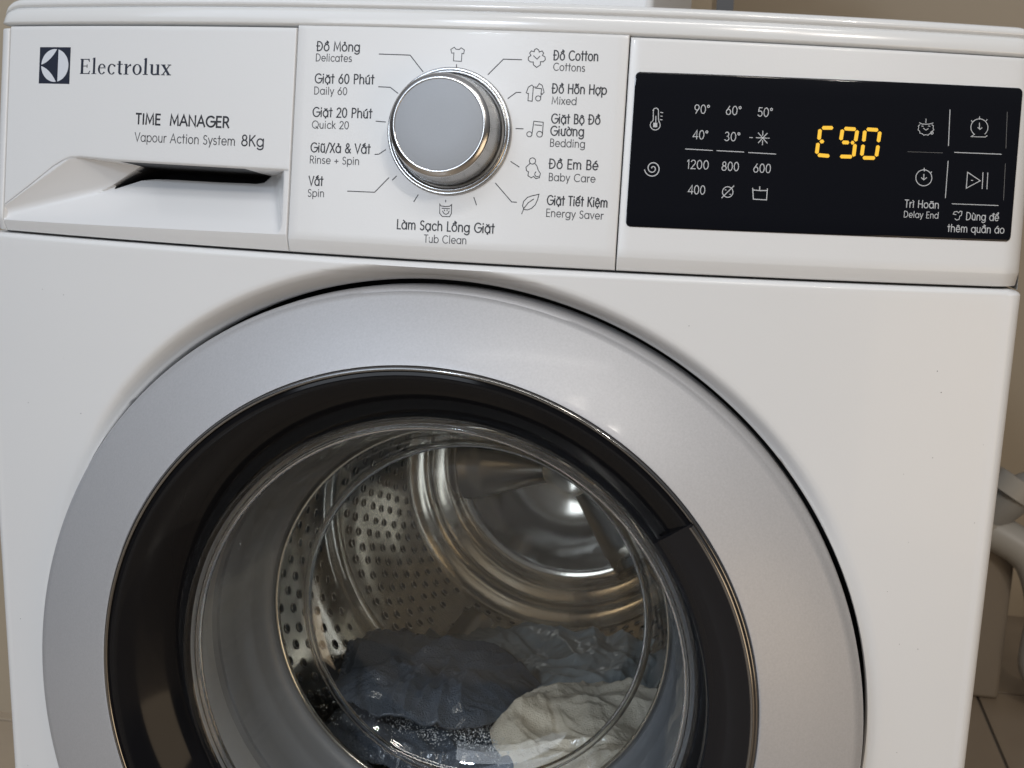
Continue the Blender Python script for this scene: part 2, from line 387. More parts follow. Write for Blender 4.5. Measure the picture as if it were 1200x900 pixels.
gridmesh('rim_bead', torus(114.0, 57.5, 2.6, 3.2), 'glass_bead', glass, closed=True)
gridmesh('rim_bead', torus(144.6, -30, 2.0, 3.0), 'glass_bead', glass, closed=True)

# ------------------------------------------------------------ rubber gasket and drum
gk = gridmesh('door_gasket', lathe([(196, 6), (180, -20), (163, -30), (152.5, -31.5), (150.2, -30), (149.3, -26), (149.6, -8), (150, 0)]), 'rubber', WM, closed=True)
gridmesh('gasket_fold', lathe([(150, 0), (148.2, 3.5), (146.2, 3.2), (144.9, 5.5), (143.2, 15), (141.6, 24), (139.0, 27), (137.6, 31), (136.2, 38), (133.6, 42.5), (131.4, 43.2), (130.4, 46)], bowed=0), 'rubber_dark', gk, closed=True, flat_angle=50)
DPROF = [(130.9, 47), (129.6, 44.2), (128.3, 43.2), (127.2, 44.4), (127.3, 46.8), (128.6, 48.6), (130.5, 52), (150, 60), (172, 66), (183, 76), (186, 88), (184, 120), (181, 170), (177, 234), (173, 238), (168, 243), (167.5, 250), (171, 257), (172, 262), (166, 300), (160, 340), (153, 380), (149, 389), (141, 394), (136, 398), (134.5, 402), (137, 408), (134, 413), (126, 416), (121, 421), (121.5, 428), (117, 433), (108, 435), (98, 433), (70, 435), (34, 436), (30, 439), (.3, 440)]
drum = gridmesh('drum', lathe(DPROF, 220, bowed=0), 'steel', WM, closed=True)
# spokes pressed into the rear wall
for a0 in (68, 188, 308):
    V = []; F = []; N = 14
    for i in range(N):
        r = 26+(114-26)*i/(N-1); hwid = 9+10*(i/(N-1))
        y = 428+(6 if r > 100 else 0)
        for s, dy in ((-1.5, 0), (-1, -9), (-.4, -13), (.4, -13), (1, -9), (1.5, 0)):
            a = math.radians(a0); V.append((XI+r*math.cos(a)-s*hwid*math.sin(a), y+dy, ZI+r*math.sin(a)+s*hwid*math.cos(a)))
    for i in range(N-1):
        for j in range(5): F.append((i*6+j, i*6+j+1, i*6+j+7, i*6+j+6))
    mesh('rear_spoke', V, F, 'steel_dark', drum)
# perforations: dished dark holes with a rolled steel rim
def drum_r(y): return interp(y, [(y_, r_) for r_, y_ in DPROF[9:24]])
V = []; F = []; fm = []
def add_hole(y, ang, R0):
    R = drum_r(y)-.25; a = math.radians(ang)
    c = Vector((XI+R*math.cos(a), y, ZI+R*math.sin(a))); nrm = Vector((-math.cos(a), 0, -math.sin(a))); e1 = Vector((-math.sin(a), 0, math.cos(a))); e2 = Vector((0, 1, 0))
    K = 10; b = len(V)
    for rad, h_ in ((R0*1.45, .02), (R0*1.2, .34), (R0*1.02, .3)):
        for k in range(K): q = 2*math.pi*k/K; V.append(tuple(c+(e1*math.cos(q)+e2*math.sin(q))*rad+nrm*h_))
    V.append(tuple(c+nrm*.22))
    for s in range(2):
        for k in range(K): F.append((b+s*K+k, b+s*K+(k+1) % K, b+(s+1)*K+(k+1) % K, b+(s+1)*K+k)); fm.append(0)
    for k in range(K): F.append((b+2*K+k, b+2*K+(k+1) % K, b+3*K)); fm.append(1)
for band, (y0, y1, nrow) in enumerate([(100, 232, 9), (266, 384, 8)]):
    for i in range(nrow):
        y = y0+(y1-y0)*(i+.5)/nrow
        for k in range(76):
            ang = k*360/76+(i % 2)*2.4
            if k % 25 in (24,): continue
            add_hole(y+random.uniform(-1.6, 1.6), ang+random.uniform(-.35, .35), 2.9)
tag(mesh('perforations', V, F, None, drum, mats=['steel', 'hole'], fm=fm), kind='stuff')
# lifter paddles
for a0 in (2, 122, 242):
    V = []; F = []; N = 20
    for i in range(N):
        t = i/(N-1); y = 96+275*t; R = drum_r(y)
        hgt = 24*math.sin(math.pi*t)**.4 if 0 < t < 1 else 0
        for s, hh in ((-1.6, -1), (-1.0, .25), (-.5, .85), (0, 1), (.5, .85), (1.0, .25), (1.6, -1)):
            a = math.radians(a0)+s*.07; rr_ = R-max(-2, hgt*hh) if hh > 0 else R+1.5
            V.append((XI+rr_*math.cos(a), y, ZI+rr_*math.sin(a)))
    for i in range(N-1):
        for j in range(6): F.append((i*7+j, i*7+j+1, i*7+j+8, i*7+j+7))
    mesh('drum_paddle', V, F, 'steel_dark', drum)

# ------------------------------------------------------------ laundry inside the drum
def fold(x, y, s, ang, seed):
    a = math.radians(ang); u = (x*math.cos(a)+y*math.sin(a))*s; v = (-x*math.sin(a)+y*math.cos(a))*s*.35
    w_ = noise.noise(Vector((u*.5+seed, v*.6, seed)))*1.6
    q = noise.noise(Vector((u+w_, v+w_*.7, seed*2)))
    return 1-abs(q)*2.2
def cloth(name, outline_c, rx, ry, rot, zf, m, label, seed, N=190, amp=9, s=.022, ang=40):
    V = []; F = []; ca, sa = math.cos(math.radians(rot)), math.sin(math.radians(rot))
    for i in range(N):
        for j in range(N):
            u = -1+2*i/(N-1); v = -1+2*j/(N-1)
            # square to disc mapping gives a closed outline, then an uneven hem
            du = u*math.sqrt(1-v*v/2); dv = v*math.sqrt(1-u*u/2); r = math.hypot(du, dv); th = math.atan2(dv, du)
            k = 1+.16*noise.noise(Vector((math.cos(th)*1.4+seed, math.sin(th)*1.4, 3)))
            x = outline_c[0]+(du*rx*ca-dv*ry*sa)*k; y = outline_c[1]+(du*rx*sa+dv*ry*ca)*k
            z = zf(x, y)-60*max(0, r-.78)**1.3*2.2+amp*fold(x, y, s, ang, seed)+amp*.45*fold(x, y, s*2.3, ang+35, seed+5)+amp*.11*fold(x, y, s*5, ang-20, seed+9)+1.2*noise.noise(Vector((x*.12, y*.12, seed)))+.35*noise.noise(Vector((x*.7, y*.7, seed)))
            x = XI+max(-118, min(122, x-XI))
            zm = ZI-math.sqrt(max(0, 168**2-(x-XI)**2))+4
            V.append((x, y, max(z, zm)))
    for i in range(N-1):
        for j in range(N-1): F.append((i*N+j, (i+1)*N+j, (i+1)*N+j+1, i*N+j+1))
    o = mesh(name, V, F, m, None); sd = o.modifiers.new('thickness', 'SOLIDIFY'); sd.thickness = .0025
    return tag(o, label, 'laundry', None)
cloth('grey_garment', (8, 288), 118, 96, 5, lambda x, y: -372-.16*(y-290)+.03*x, 'grey_cloth', 'thin grey green garment lying wet at the back of the drum', 3.1, ang=15, s=.014, amp=10)
cloth('blue_towel', (-76, 188), 92, 108, 20, lambda x, y: -340-.26*(y-165)-.10*(x+88), 'blue_cloth', 'dark blue terry towel heaped on the left inside the drum', 8.4, ang=-50, s=.017, amp=15)
cloth('cream_towel', (66, 136), 86, 66, -12, lambda x, y: -350-.05*(y-132)+.05*(x-60), 'cream_cloth', 'cream coloured towel crumpled at the front right inside the drum', 5.7, ang=60, s=.021, amp=15)
cloth('blue_garment', (-46, 112), 92, 44, 6, lambda x, y: -359-.10*(x+46)-.15*(y-112), 'blue_cloth', 'soaked slate blue cloth lying lowest, just behind the door glass', 11.7, ang=10, s=.03, amp=9)
# suds clinging to the wet cloth
V = []; F = []
for k in range(2600):
    x = random.gauss(-38, 36); y = random.uniform(84, 132); z = -346-.10*(x+46)+random.uniform(-6, 5); r = random.uniform(.22, .42)*(1+1.3*random.random()**4); b = len(V)
    for dz_, rr_ in ((1, 0), (.5, .87), (-.5, .87), (-1, 0)):
        for q in range(6): V.append((x+r*rr_*math.cos(q*1.047), y+r*rr_*math.sin(q*1.047), z+r*dz_))
    for i in range(3):
        for q in range(6): F.append((b+i*6+q, b+i*6+(q+1) % 6, b+i*6+6+(q+1) % 6, b+i*6+6+q))
M['suds'] = mat('suds', (.55, .58, .60), .12, 0, coat=1)
tag(mesh('suds', V, F, 'suds'), 'soap bubbles clinging to the soaked cloth behind the glass', 'suds', None, 'stuff')

# ------------------------------------------------------------ programme dial
dial_c = Vector(pan(-1.85, 66.7, 0)); sl = 2*BS*(-1.85)/298**2
dn = Vector((sl, -ct, st)).normalized(); d1 = dn.cross(Vector((0, 0, 1))).normalized()*-1; d2 = d1.cross(dn)*-1
if d2.z < 0: d2 = -d2
def dlathe(prof, n=96): return [[tuple(dial_c+(d1*math.cos(a)+d2*math.sin(a))*r+dn*h_) for a in [2*math.pi*i/n for i in range(n)]] for r, h_ in prof]
dial = gridmesh('programme_dial', dlathe([(27.0, -1), (28.3, 1.8), (28.2, 3.2), (27.7, 7), (26.9, 12), (26.2, 15.2), (26.0, 15.9)]), 'brushed', WM, closed=True, flat_angle=50)
gridmesh('dial_bezel', dlathe([(26.0, 15.9), (26.1, 16.6), (25.9, 17.4), (25.2, 18.1), (23.6, 19.0), (22.95, 19.2), (22.7, 19.0)]), 'chrome', dial, closed=True)
gridmesh('dial_cap', dlathe([(22.7, 19.0), (22.45, 18.8), (22.2, 18.85), (10, 18.9), (.05, 18.9)]), 'knob_cap', dial, closed=True, flat_angle=40)
gridmesh('dial_base', dlathe([(32.7, -.5), (32.6, .9), (32.2, 1.6), (31.7, 1.7), (31.3, 1.5), (30.9, 2.0), (30.3, 2.4), (29.6, 2.2), (28.9, .6), (28.5, -1.0), (27, -2)]), 'brushed', WM, closed=True)

# ------------------------------------------------------------ display window
def rrect(c, rad, n=8):
    (x0, v1), (x1, v1b), (x1b, v0b), (x0b, v0) = c
    pts = []
    for (cx, cv), sx_, sv, a0 in (((x1b, v0b), -1, 1, -90), ((x1, v1b), -1, -1, 0), ((x0, v1), 1, -1, 90), ((x0b, v0), 1, 1, 180)):
        for i in range(n): a = math.radians(a0+90*i/(n-1)); pts.append((cx+sx_*rad+rad*math.cos(a), cv+sv*rad+rad*math.sin(a)))
    return pts
DC = [(91.9, 100.6), (286.2, 102.4), (288.6, 23.9), (92.2, 22.9)]
def inner_grid(x0, x1, n):
    return lin(x0, x1, n)
# rounded glass slab following the bowed face: fan of columns
top = lambda x: 100.6+(x-92)*.0092; botm = lambda x: 22.9+(x-92)*.0051
cols = []
X0, X1, R_ = 91.9, 288.0, 2.4
for x in [X0+R_*(1-math.cos(a)) for a in lin(0, math.pi/2, 7)]+lin(X0+R_+1, X1-R_-1, 50)+[X1-R_*(1-math.cos(a)) for a in lin(math.pi/2, 0, 7)]:
    d = min(x-X0, X1-x); ins = R_-math.sqrt(max(0, R_*R_-(R_-d)**2)) if d < R_ else 0
    lean = -1.4*0
    cols.append([(x, botm(x)+ins, -.5), (x, botm(x)+ins, .35), (x, botm(x)+ins+.25, .55)]+[(x, v, .6) for v in lin(botm(x)+ins+.8, top(x)-ins-.8, 10)]+[(x, top(x)-ins-.25, .55), (x, top(x)-ins, .35), (x, top(x)-ins, -.5)])
display = gridmesh('display_window', [[pan(*p) for p in c] for c in cols], 'display_glass', WM, flat_angle=50)

# ------------------------------------------------------------ printing: a single-stroke lettering drawn as thin ribbons of ink
def arc(cx, cy, rx, ry, a0, a1, n=None):
    n = n or max(4, int(abs(a1-a0)/18)); return [(cx+rx*math.cos(math.radians(a0+(a1-a0)*i/n)), cy+ry*math.sin(math.radians(a0+(a1-a0)*i/n))) for i in range(n+1)]
XH = .70; OR = .29
def bowl(cx): return arc(cx, XH/2, OR, XH/2, 0, 360)
G = {
 'a': (.72, [bowl(.35), [(.64, XH), (.64, 0)]]), 'b': (.72, [bowl(.39), [(.10, 1.02), (.10, 0)]]), 'c': (.62, [arc(.37, XH/2, .28, XH/2, 42, 318)]),
 'd': (.72, [bowl(.35), [(.64, 1.02), (.64, 0)]]), 'e': (.68, [[(.07, XH*.5), (.63, XH*.5)]+arc(.35, XH/2, .28, XH/2, 0, 318)[1:]]),
 'g': (.72, [bowl(.35), [(.64, XH), (.64, -.08)]+arc(.36, -.08, .28, .22, 0, -150)[1:]]),
 'h': (.66, [[(.10, 1.02), (.10, 0)], [(.10, .38)]+arc(.33, .42, .23, .28, 180, 0)+[(.56, 0)]]),
 'i': (.24, [[(.12, XH), (.12, 0)], [(.12, .90), (.12, .98)]]), 'k': (.56, [[(.10, 1.02), (.10, 0)], [(.48, XH), (.10, .30)], [(.22, .41), (.52, 0)]]),
 'l': (.24, [[(.12, 1.02), (.12, 0)]]), 'm': (1.0, [[(.10, XH), (.10, 0)], [(.10, .38)]+arc(.30, .43, .20, .27, 180, 0)+[(.50, 0)], [(.50, .38)]+arc(.70, .43, .20, .27, 180, 0)+[(.90, 0)]]),
 'n': (.66, [[(.10, XH), (.10, 0)], [(.10, .38)]+arc(.33, .42, .23, .28, 180, 0)+[(.56, 0)]]), 'o': (.70, [bowl(.35)]),
 'p': (.72, [bowl(.39), [(.10, XH), (.10, -.30)]]), 'q': (.72, [bowl(.35), [(.64, XH), (.64, -.30)]]), 'r': (.40, [[(.10, XH), (.10, 0)], [(.10, .36)]+arc(.34, .40, .24, .29, 180, 80)]),
 's': (.50, [arc(.25, .525, .16, .175, 40, 250)+arc(.25, .185, .19, .18, 70, -145)]), 't': (.40, [[(.20, .98), (.20, 0)], [(.03, XH), (.37, XH)]]),
 'u': (.64, [[(.10, XH), (.10, .27)]+arc(.32, .27, .22, .27, 180, 360)+[(.54, XH)], [(.54, XH), (.54, 0)]]), 'v': (.56, [[(.04, XH), (.28, 0), (.52, XH)]]),
 'x': (.54, [[(.05, XH), (.49, 0)], [(.49, XH), (.05, 0)]]), 'y': (.56, [[(.04, XH), (.29, .02)], [(.53, XH), (.18, -.30)]]),
 'A': (.78, [[(.03, 0), (.39, 1), (.75, 0)], [(.16, .34), (.62, .34)]]), 'B': (.64, [[(.10, 0), (.10, 1), (.30, 1)]+arc(.32, .76, .20, .24, 90, -90)+[(.10, .52)], [(.30, .52)]+arc(.33, .26, .24, .26, 90, -90)+[(.10, 0)]]),
 'C': (.86, [arc(.50, .5, .43, .5, 48, 312)]), 'D': (.78, [[(.10, 0), (.10, 1), (.26, 1)]+arc(.28, .5, .42, .5, 90, -90)+[(.10, 0)]]),
 'E': (.58, [[(.52, 1), (.10, 1), (.10, 0), (.52, 0)], [(.10, .52), (.48, .52)]]), 'G': (.90, [arc(.50, .5, .43, .5, 48, 360)+[(.52, .5)]]),
 'H': (.76, [[(.10, 1), (.10, 0)], [(.66, 1), (.66, 0)], [(.10, .52), (.66, .52)]]), 'I': (.26, [[(.13, 1), (.13, 0)]]), 'K': (.66, [[(.10, 1), (.10, 0)], [(.58, 1), (.12, .46)], [(.26, .60), (.62, 0)]]),
 'L': (.52, [[(.10, 1), (.10, 0), (.48, 0)]]), 'M': (.92, [[(.08, 0), (.14, 1), (.46, .18), (.78, 1), (.84, 0)]]), 'N': (.80, [[(.10, 0), (.10, 1), (.70, 0), (.70, 1)]]),
 'P': (.62, [[(.10, 0), (.10, 1), (.30, 1)]+arc(.32, .74, .23, .26, 90, -90)+[(.10, .48)]]), 'Q': (.96, [arc(.48, .5, .43, .5, 0, 360), [(.56, .26), (.88, -.04)]]),
 'R': (.64, [[(.10, 0), (.10, 1), (.30, 1)]+arc(.32, .74, .23, .26, 90, -90)+[(.10, .48)], [(.34, .48), (.60, 0)]]), 'S': (.58, [arc(.30, .745, .20, .235, 35, 255)+arc(.28, .26, .23, .26, 70, -150)]),
 'T': (.58, [[(.29, 1), (.29, 0)], [(.03, 1), (.55, 1)]]), 'V': (.72, [[(.03, 1), (.36, 0), (.69, 1)]]), 'X': (.64, [[(.05, 1), (.59, 0)], [(.59, 1), (.05, 0)]]),
 '0': (.66, [arc(.33, .5, .26, .5, 0, 360)]), '1': (.36, [[(.06, .84), (.22, 1), (.22, 0)]]), '2': (.60, [arc(.30, .74, .23, .26, 165, -38)+[(.06, 0), (.56, 0)]]),
 '3': (.60, [arc(.28, .76, .20, .24, 150, -90)+arc(.28, .27, .24, .27, 80, -150)]), '4': (.64, [[(.48, 0), (.48, 1), (.04, .25), (.62, .25)]]), '5': (.60, [[(.52, 1), (.18, 1), (.12, .56)]+arc(.29, .31, .25, .31, 125, -150)]),
 '6': (.64, [arc(.32, .31, .25, .31, 0, 360), [(.09, .40), (.44, 1)]]), '8': (.62, [arc(.31, .76, .19, .24, 0, 360), arc(.31, .26, .25, .26, 0, 360)]), '9': (.64, [arc(.32, .69, .25, .31, 0, 360), [(.55, .60), (.20, 0)]]),
 '/': (.46, [[(.02, -.10), (.44, 1.05)]]), '+': (.62, [[(.31, .62), (.31, .12)], [(.06, .37), (.56, .37)]]), '\u00b0': (.36, [arc(.18, .86, .12, .13, 0, 360)]),
 '&': (.74, [[(.70, 0), (.24, .62)]+arc(.34, .79, .16, .21, 215, -30)+[(.14, .42)]+arc(.30, .24, .23, .24, 140, 300)+[(.68, .42)]]), ' ': (.36, []), '-': (.4, [[(.06, .4), (.34, .4)]]),
}
G['\u0110'] = (.80, G['D'][1]+[[(.0, .52), (.36, .52)]]); G['\u0111'] = (.72, G['d'][1]+[[(.44, .88), (.76, .88)]])
MARK = {'\u0300': [[(-.14, .16), (.06, .02)]], '\u0301': [[(-.06, .02), (.14, .16)]], '\u0302': [[(-.17, .02), (0, .13), (.17, .02)]], '\u0303': [[(-.2, .04), (-.1, .12), (.08, .04), (.2, .12)]],
 '\u0306': [arc(0, .14, .16, .12, 200, 340, 5)], '\u0309': [arc(0, .12, .07, .07, 160, -60, 5)+[(0, 0)]], '\u0323': [[(-.035, 0), (.045, 0)]], '\u031b': [[(0, 0), (.10, .03), (.12, .16)]]}
def layout(s):
    x = 0; out = []
    for ch in s:
        if ch in G: adv, st_ = G[ch]; marks = ''; b = ch
        else:
            d = unicodedata.normalize('NFD', ch); b = d[0]; marks = d[1:]; adv, st_ = G[b]
        st_ = [list(p) for p in st_]
        upb = b.isupper(); topy = 1.0 if upb else (.98 if b in 'dhkl' else XH)
        if b == 'i' and any(mk != '\u0323' for mk in marks): st_ = st_[:1]
        cx = adv/2 if b != 'i' else .12
        h_ = topy+.09
        if '\u0303' in marks and '\u0302' in marks or '\u0301' in marks and '\u0302' in marks: pass
        for mk in sorted(marks, key=lambda q: q in '\u0300\u0301\u0303\u0309'):
            if mk == '\u0323': st_ += [[(cx+a, -.13+b_) for a, b_ in p] for p in MARK[mk]]
            elif mk == '\u031b': st_ += [[(adv-.12+a, topy-.08+b_) for a, b_ in p] for p in MARK[mk]]
            else:
                ox = 0
                if '\u0302' in marks and mk in '\u0300\u0301\u0309' and len([q for q in marks if q != '\u0323']) > 1: ox = .16
                st_ += [[(cx+ox+a, h_+b_) for a, b_ in p] for p in MARK[mk]]; h_ += .13
        out += [[(x+a, b_) for a, b_ in p] for p in st_]; x += adv+.075
    return out, x-.075
def ribbons(name, polys, wid, m, parent, off0, surf=pan):
    V = []; F = []
    for pi, P in enumerate(polys):
        if len(P) < 2: continue
        off = off0+.003*pi; closed = math.hypot(P[0][0]-P[-1][0], P[0][1]-P[-1][1]) < 1e-6 and len(P) > 3
        L = []; n = len(P)
        for i in range(n):
            a = P[i-1] if i else (P[-2] if closed else None); c = P[i+1] if i < n-1 else (P[1] if closed else None); p = P[i]
            d0 = ((p[0]-a[0]), (p[1]-a[1])) if a else None; d1_ = ((c[0]-p[0]), (c[1]-p[1])) if c else None
            def nn(d): l = math.hypot(*d) or 1; return (-d[1]/l, d[0]/l)
            if d0 and d1_:
                n0 = nn(d0); n1 = nn(d1_); s_ = (n0[0]+n1[0], n0[1]+n1[1]); l = math.hypot(*s_) or 1; s_ = (s_[0]/l, s_[1]/l); k = 1/max(.45, s_[0]*n0[0]+s_[1]*n0[1]); nv = (s_[0]*k, s_[1]*k)
            else: nv = nn(d0 or d1_)
            L.append((p, nv))
        if not closed:
            for e_, sgn in ((0, -1), (-1, 1)):
                p, nv = L[e_]; t_ = (nv[1]*sgn, -nv[0]*sgn); L[e_] = ((p[0]+t_[0]*wid*.35, p[1]+t_[1]*wid*.35), nv)
        b = len(V)
        for p, nv in L:
            V.append(surf(p[0]+nv[0]*wid/2, p[1]+nv[1]*wid/2, off)); V.append(surf(p[0]-nv[0]*wid/2, p[1]-nv[1]*wid/2, off))
        for i in range(len(L)-1): F.append((b+2*i, b+2*i+1, b+2*i+3, b+2*i+2))
    return mesh(name, V, F, m, parent, smooth=False)
def put_text(s, u0, v0, u1, v1, cap, wid, m, parent, off):
    polys, w_ = layout(s); L_ = math.hypot(u1-u0, v1-v0); k = L_/w_; ca, sa = (u1-u0)/L_, (v1-v0)/L_
    P = [[(u0+x*k*ca-y*cap*sa, v0+x*k*sa+y*cap*ca) for x, y in p] for p in polys]
    return ribbons('lettering', P, wid, m, parent, off)
# logo wordmark: contrast serif letters made of filled shapes
def serif(s):
    out = []; x = 0
    def stem(cx, y0, y1, t_=.13): return [(cx-t_/2, y0), (cx+t_/2, y0), (cx+t_/2, y1), (cx-t_/2, y1)]
    def sf(cx, y, w_=.30, t_=.045): return [(cx-w_/2, y), (cx+w_/2, y), (cx+w_/2, y+t_), (cx-w_/2, y+t_)]
    def ringq(cx, cy, ro, r_y, ri, riy, a0, a1, n=16):
        q = []
        for i in range(n):
            A, B_ = math.radians(a0+(a1-a0)*i/n), math.radians(a0+(a1-a0)*(i+1)/n)
            q.append([(cx+ro*math.cos(A), cy+r_y*math.sin(A)), (cx+ro*math.cos(B_), cy+r_y*math.sin(B_)), (cx+ri*math.cos(B_), cy+riy*math.sin(B_)), (cx+ri*math.cos(A), cy+riy*math.sin(A))])
        return q
    for ch in s:
        g_ = []
        if ch == 'E': g_ = [stem(.16, 0, 1, .15), sf(.34, 0, .60, .055), sf(.33, .945, .58, .055), sf(.34, .50, .26, .05), [(.60, 0), (.68, .22), (.635, .22), (.54, .05)], [(.58, 1), (.645, .80), (.60, .80), (.52, .95)], stem(.47, .41, .63, .045)]; adv = .72
        elif ch == 'l': g_ = [stem(.15, 0, 1.08), sf(.15, 0, .30), [(.03, 1.0), (.215, 1.10), (.215, 1.04), (.03, .97)]]; adv = .33
        elif ch == 'e': g_ = ringq(.27, .34, .245, .355, .125, .30, 22, 325)+[[(.10, .39), (.50, .39), (.50, .44), (.10, .44)]]; adv = .55
        elif ch == 'c': g_ = ringq(.28, .34, .25, .355, .13, .30, 48, 322)+[[(.40, .50), (.50, .50), (.50, .62), (.42, .63)]]; adv = .53
        elif ch == 't': g_ = [stem(.18, .10, .88), [(.02, .64), (.38, .64), (.38, .69), (.02, .69)], [(.115, .12), (.245, .12), (.36, .04), (.30, -.015), (.18, 0)]]; adv = .40
        elif ch == 'r': g_ = [stem(.15, 0, .69), sf(.15, 0, .30), sf(.09, .64, .14), [(.21, .48), (.30, .62), (.42, .71), (.45, .56), (.33, .56), (.21, .40)]]; adv = .47
        elif ch == 'o': g_ = ringq(.29, .34, .27, .355, .145, .30, 0, 360, 24); adv = .60
        elif ch == 'u': g_ = [stem(.15, .14, .69), sf(.09, .64, .14), stem(.50, .0, .69), sf(.44, .64, .14), sf(.55, 0, .14)]+ringq(.30, .16, .215, .175, .09, .10, 180, 330, 10); adv = .64
        elif ch == 'x': g_ = [[(.04, .66), (.19, .66), (.53, .03), (.38, .03)], [(.46, .66), (.52, .66), (.14, .03), (.08, .03)], sf(.12, .64, .26), sf(.47, .64, .22), sf(.12, 0, .22), sf(.46, 0, .26)]; adv = .60
        out += [[(x+a, b) for a, b in p] for p in g_]; x += adv+.035
    return out, x-.035
def polyfill(name, polys, m, parent, off, ustep=0.004):
    V = []; F = []
    for i, P in enumerate(polys):
        b = len(V); V += [pan(p[0], p[1], off+ustep*i*.25) for p in P]; F.append(tuple(range(b, b+len(P))))
    return mesh(name, V, F, m, parent, smooth=False)
TEXTS=[('logo', 'Electrolux', -224.01, 90.85, -162.46, 91.03, 8.52),
('dr', 'TIME  MANAGER', -184.13, 64.32, -125.35, 64.15, 5.49),
('drl', 'Vapour Action System', -184.37, 54.76, -121.1, 54.75, 4.8),
('dr', '8Kg', -117.57, 54.89, -104.01, 54.88, 5.6),
('p', 'Đồ Mỏng', -76.47, 105.8, -52.29, 105.94, 4.64),
('pl', 'Delicates', -76.75, 100.41, -56.46, 100.49, 3.71),
('p', 'Giặt 60 Phút', -76.7, 89.06, -43.57, 89.43, 4.73),
('pl', 'Daily 60', -76.76, 83.21, -58.05, 83.4, 3.81),
('p', 'Giặt 20 Phút', -76.94, 71.64, -43.7, 71.94, 4.75),
('pl', 'Quick 20', -76.94, 65.56, -56.11, 65.89, 3.82),
('p', 'Giũ/Xả & Vắt', -77.08, 53.19, -43.59, 53.7, 4.76),
('pl', 'Rinse + Spin', -77.24, 47.3, -49.32, 47.63, 3.83),
('p', 'Vắt', -77.09, 35.75, -68.92, 35.92, 4.78),
('pl', 'Spin', -77.35, 29.84, -67.92, 30.09, 3.85),
('p', 'Đồ Cotton', 49.88, 104.9, 72.67, 105.27, 4.69),
('pl', 'Cottons', 49.99, 99.68, 66.28, 99.64, 3.68),
('p', 'Đồ Hỗn Hợp', 50.14, 88.3, 77.92, 88.68, 4.62),
('pl', 'Mixed', 50.27, 82.81, 63.06, 82.83, 3.69),
('p', 'Giặt Bộ Đồ', 50.65, 73.17, 75.7, 73.6, 4.63),
('p', 'Giường', 50.6, 67.01, 67.83, 67.34, 4.65),
('pl', 'Bedding', 50.69, 61.42, 68.72, 61.58, 3.79),
('p', 'Đồ Em Bé', 50.94, 50.4, 76.09, 50.69, 4.65),
('pl', 'Baby Care', 51.11, 44.14, 75.07, 44.36, 3.8),
('p', 'Giặt Tiết Kiệm', 51.0, 31.98, 82.06, 32.14, 4.67),
('pl', 'Energy Saver', 50.89, 26.0, 80.34, 25.89, 3.81),
('p', 'Làm Sạch Lồng Giặt', -27.11, 15.7, 24.88, 16.12, 4.76),
('pl', 'Tub Clean', -12.02, 9.47, 10.66, 9.82, 3.87),
('d', '90°', 122.38, 81.18, 130.16, 81.28, 4.26),
('d', '60°', 138.11, 81.31, 145.97, 81.34, 4.26),
('d', '50°', 154.02, 81.21, 161.63, 81.24, 4.27),
('d', '40°', 122.48, 68.45, 130.19, 68.46, 4.27),
('d', '30°', 138.33, 68.25, 146.29, 68.28, 4.27),
('d', '1200', 120.5, 53.44, 131.64, 53.54, 4.29),
('d', '800', 138.0, 53.32, 146.74, 53.39, 4.29),
('d', '600', 153.87, 53.12, 162.79, 53.2, 4.29),
('d', '400', 121.96, 40.8, 130.71, 40.87, 4.29),
('d', 'Trì Hoãn', 231.53, 39.05, 249.2, 39.23, 3.73),
('dl', 'Delay End', 231.4, 34.01, 249.35, 34.1, 3.12),
('d', 'Dùng để', 263.56, 34.1, 280.85, 34.22, 3.75),
('d', 'thêm quần áo', 254.48, 27.6, 284.27, 27.95, 3.75)]
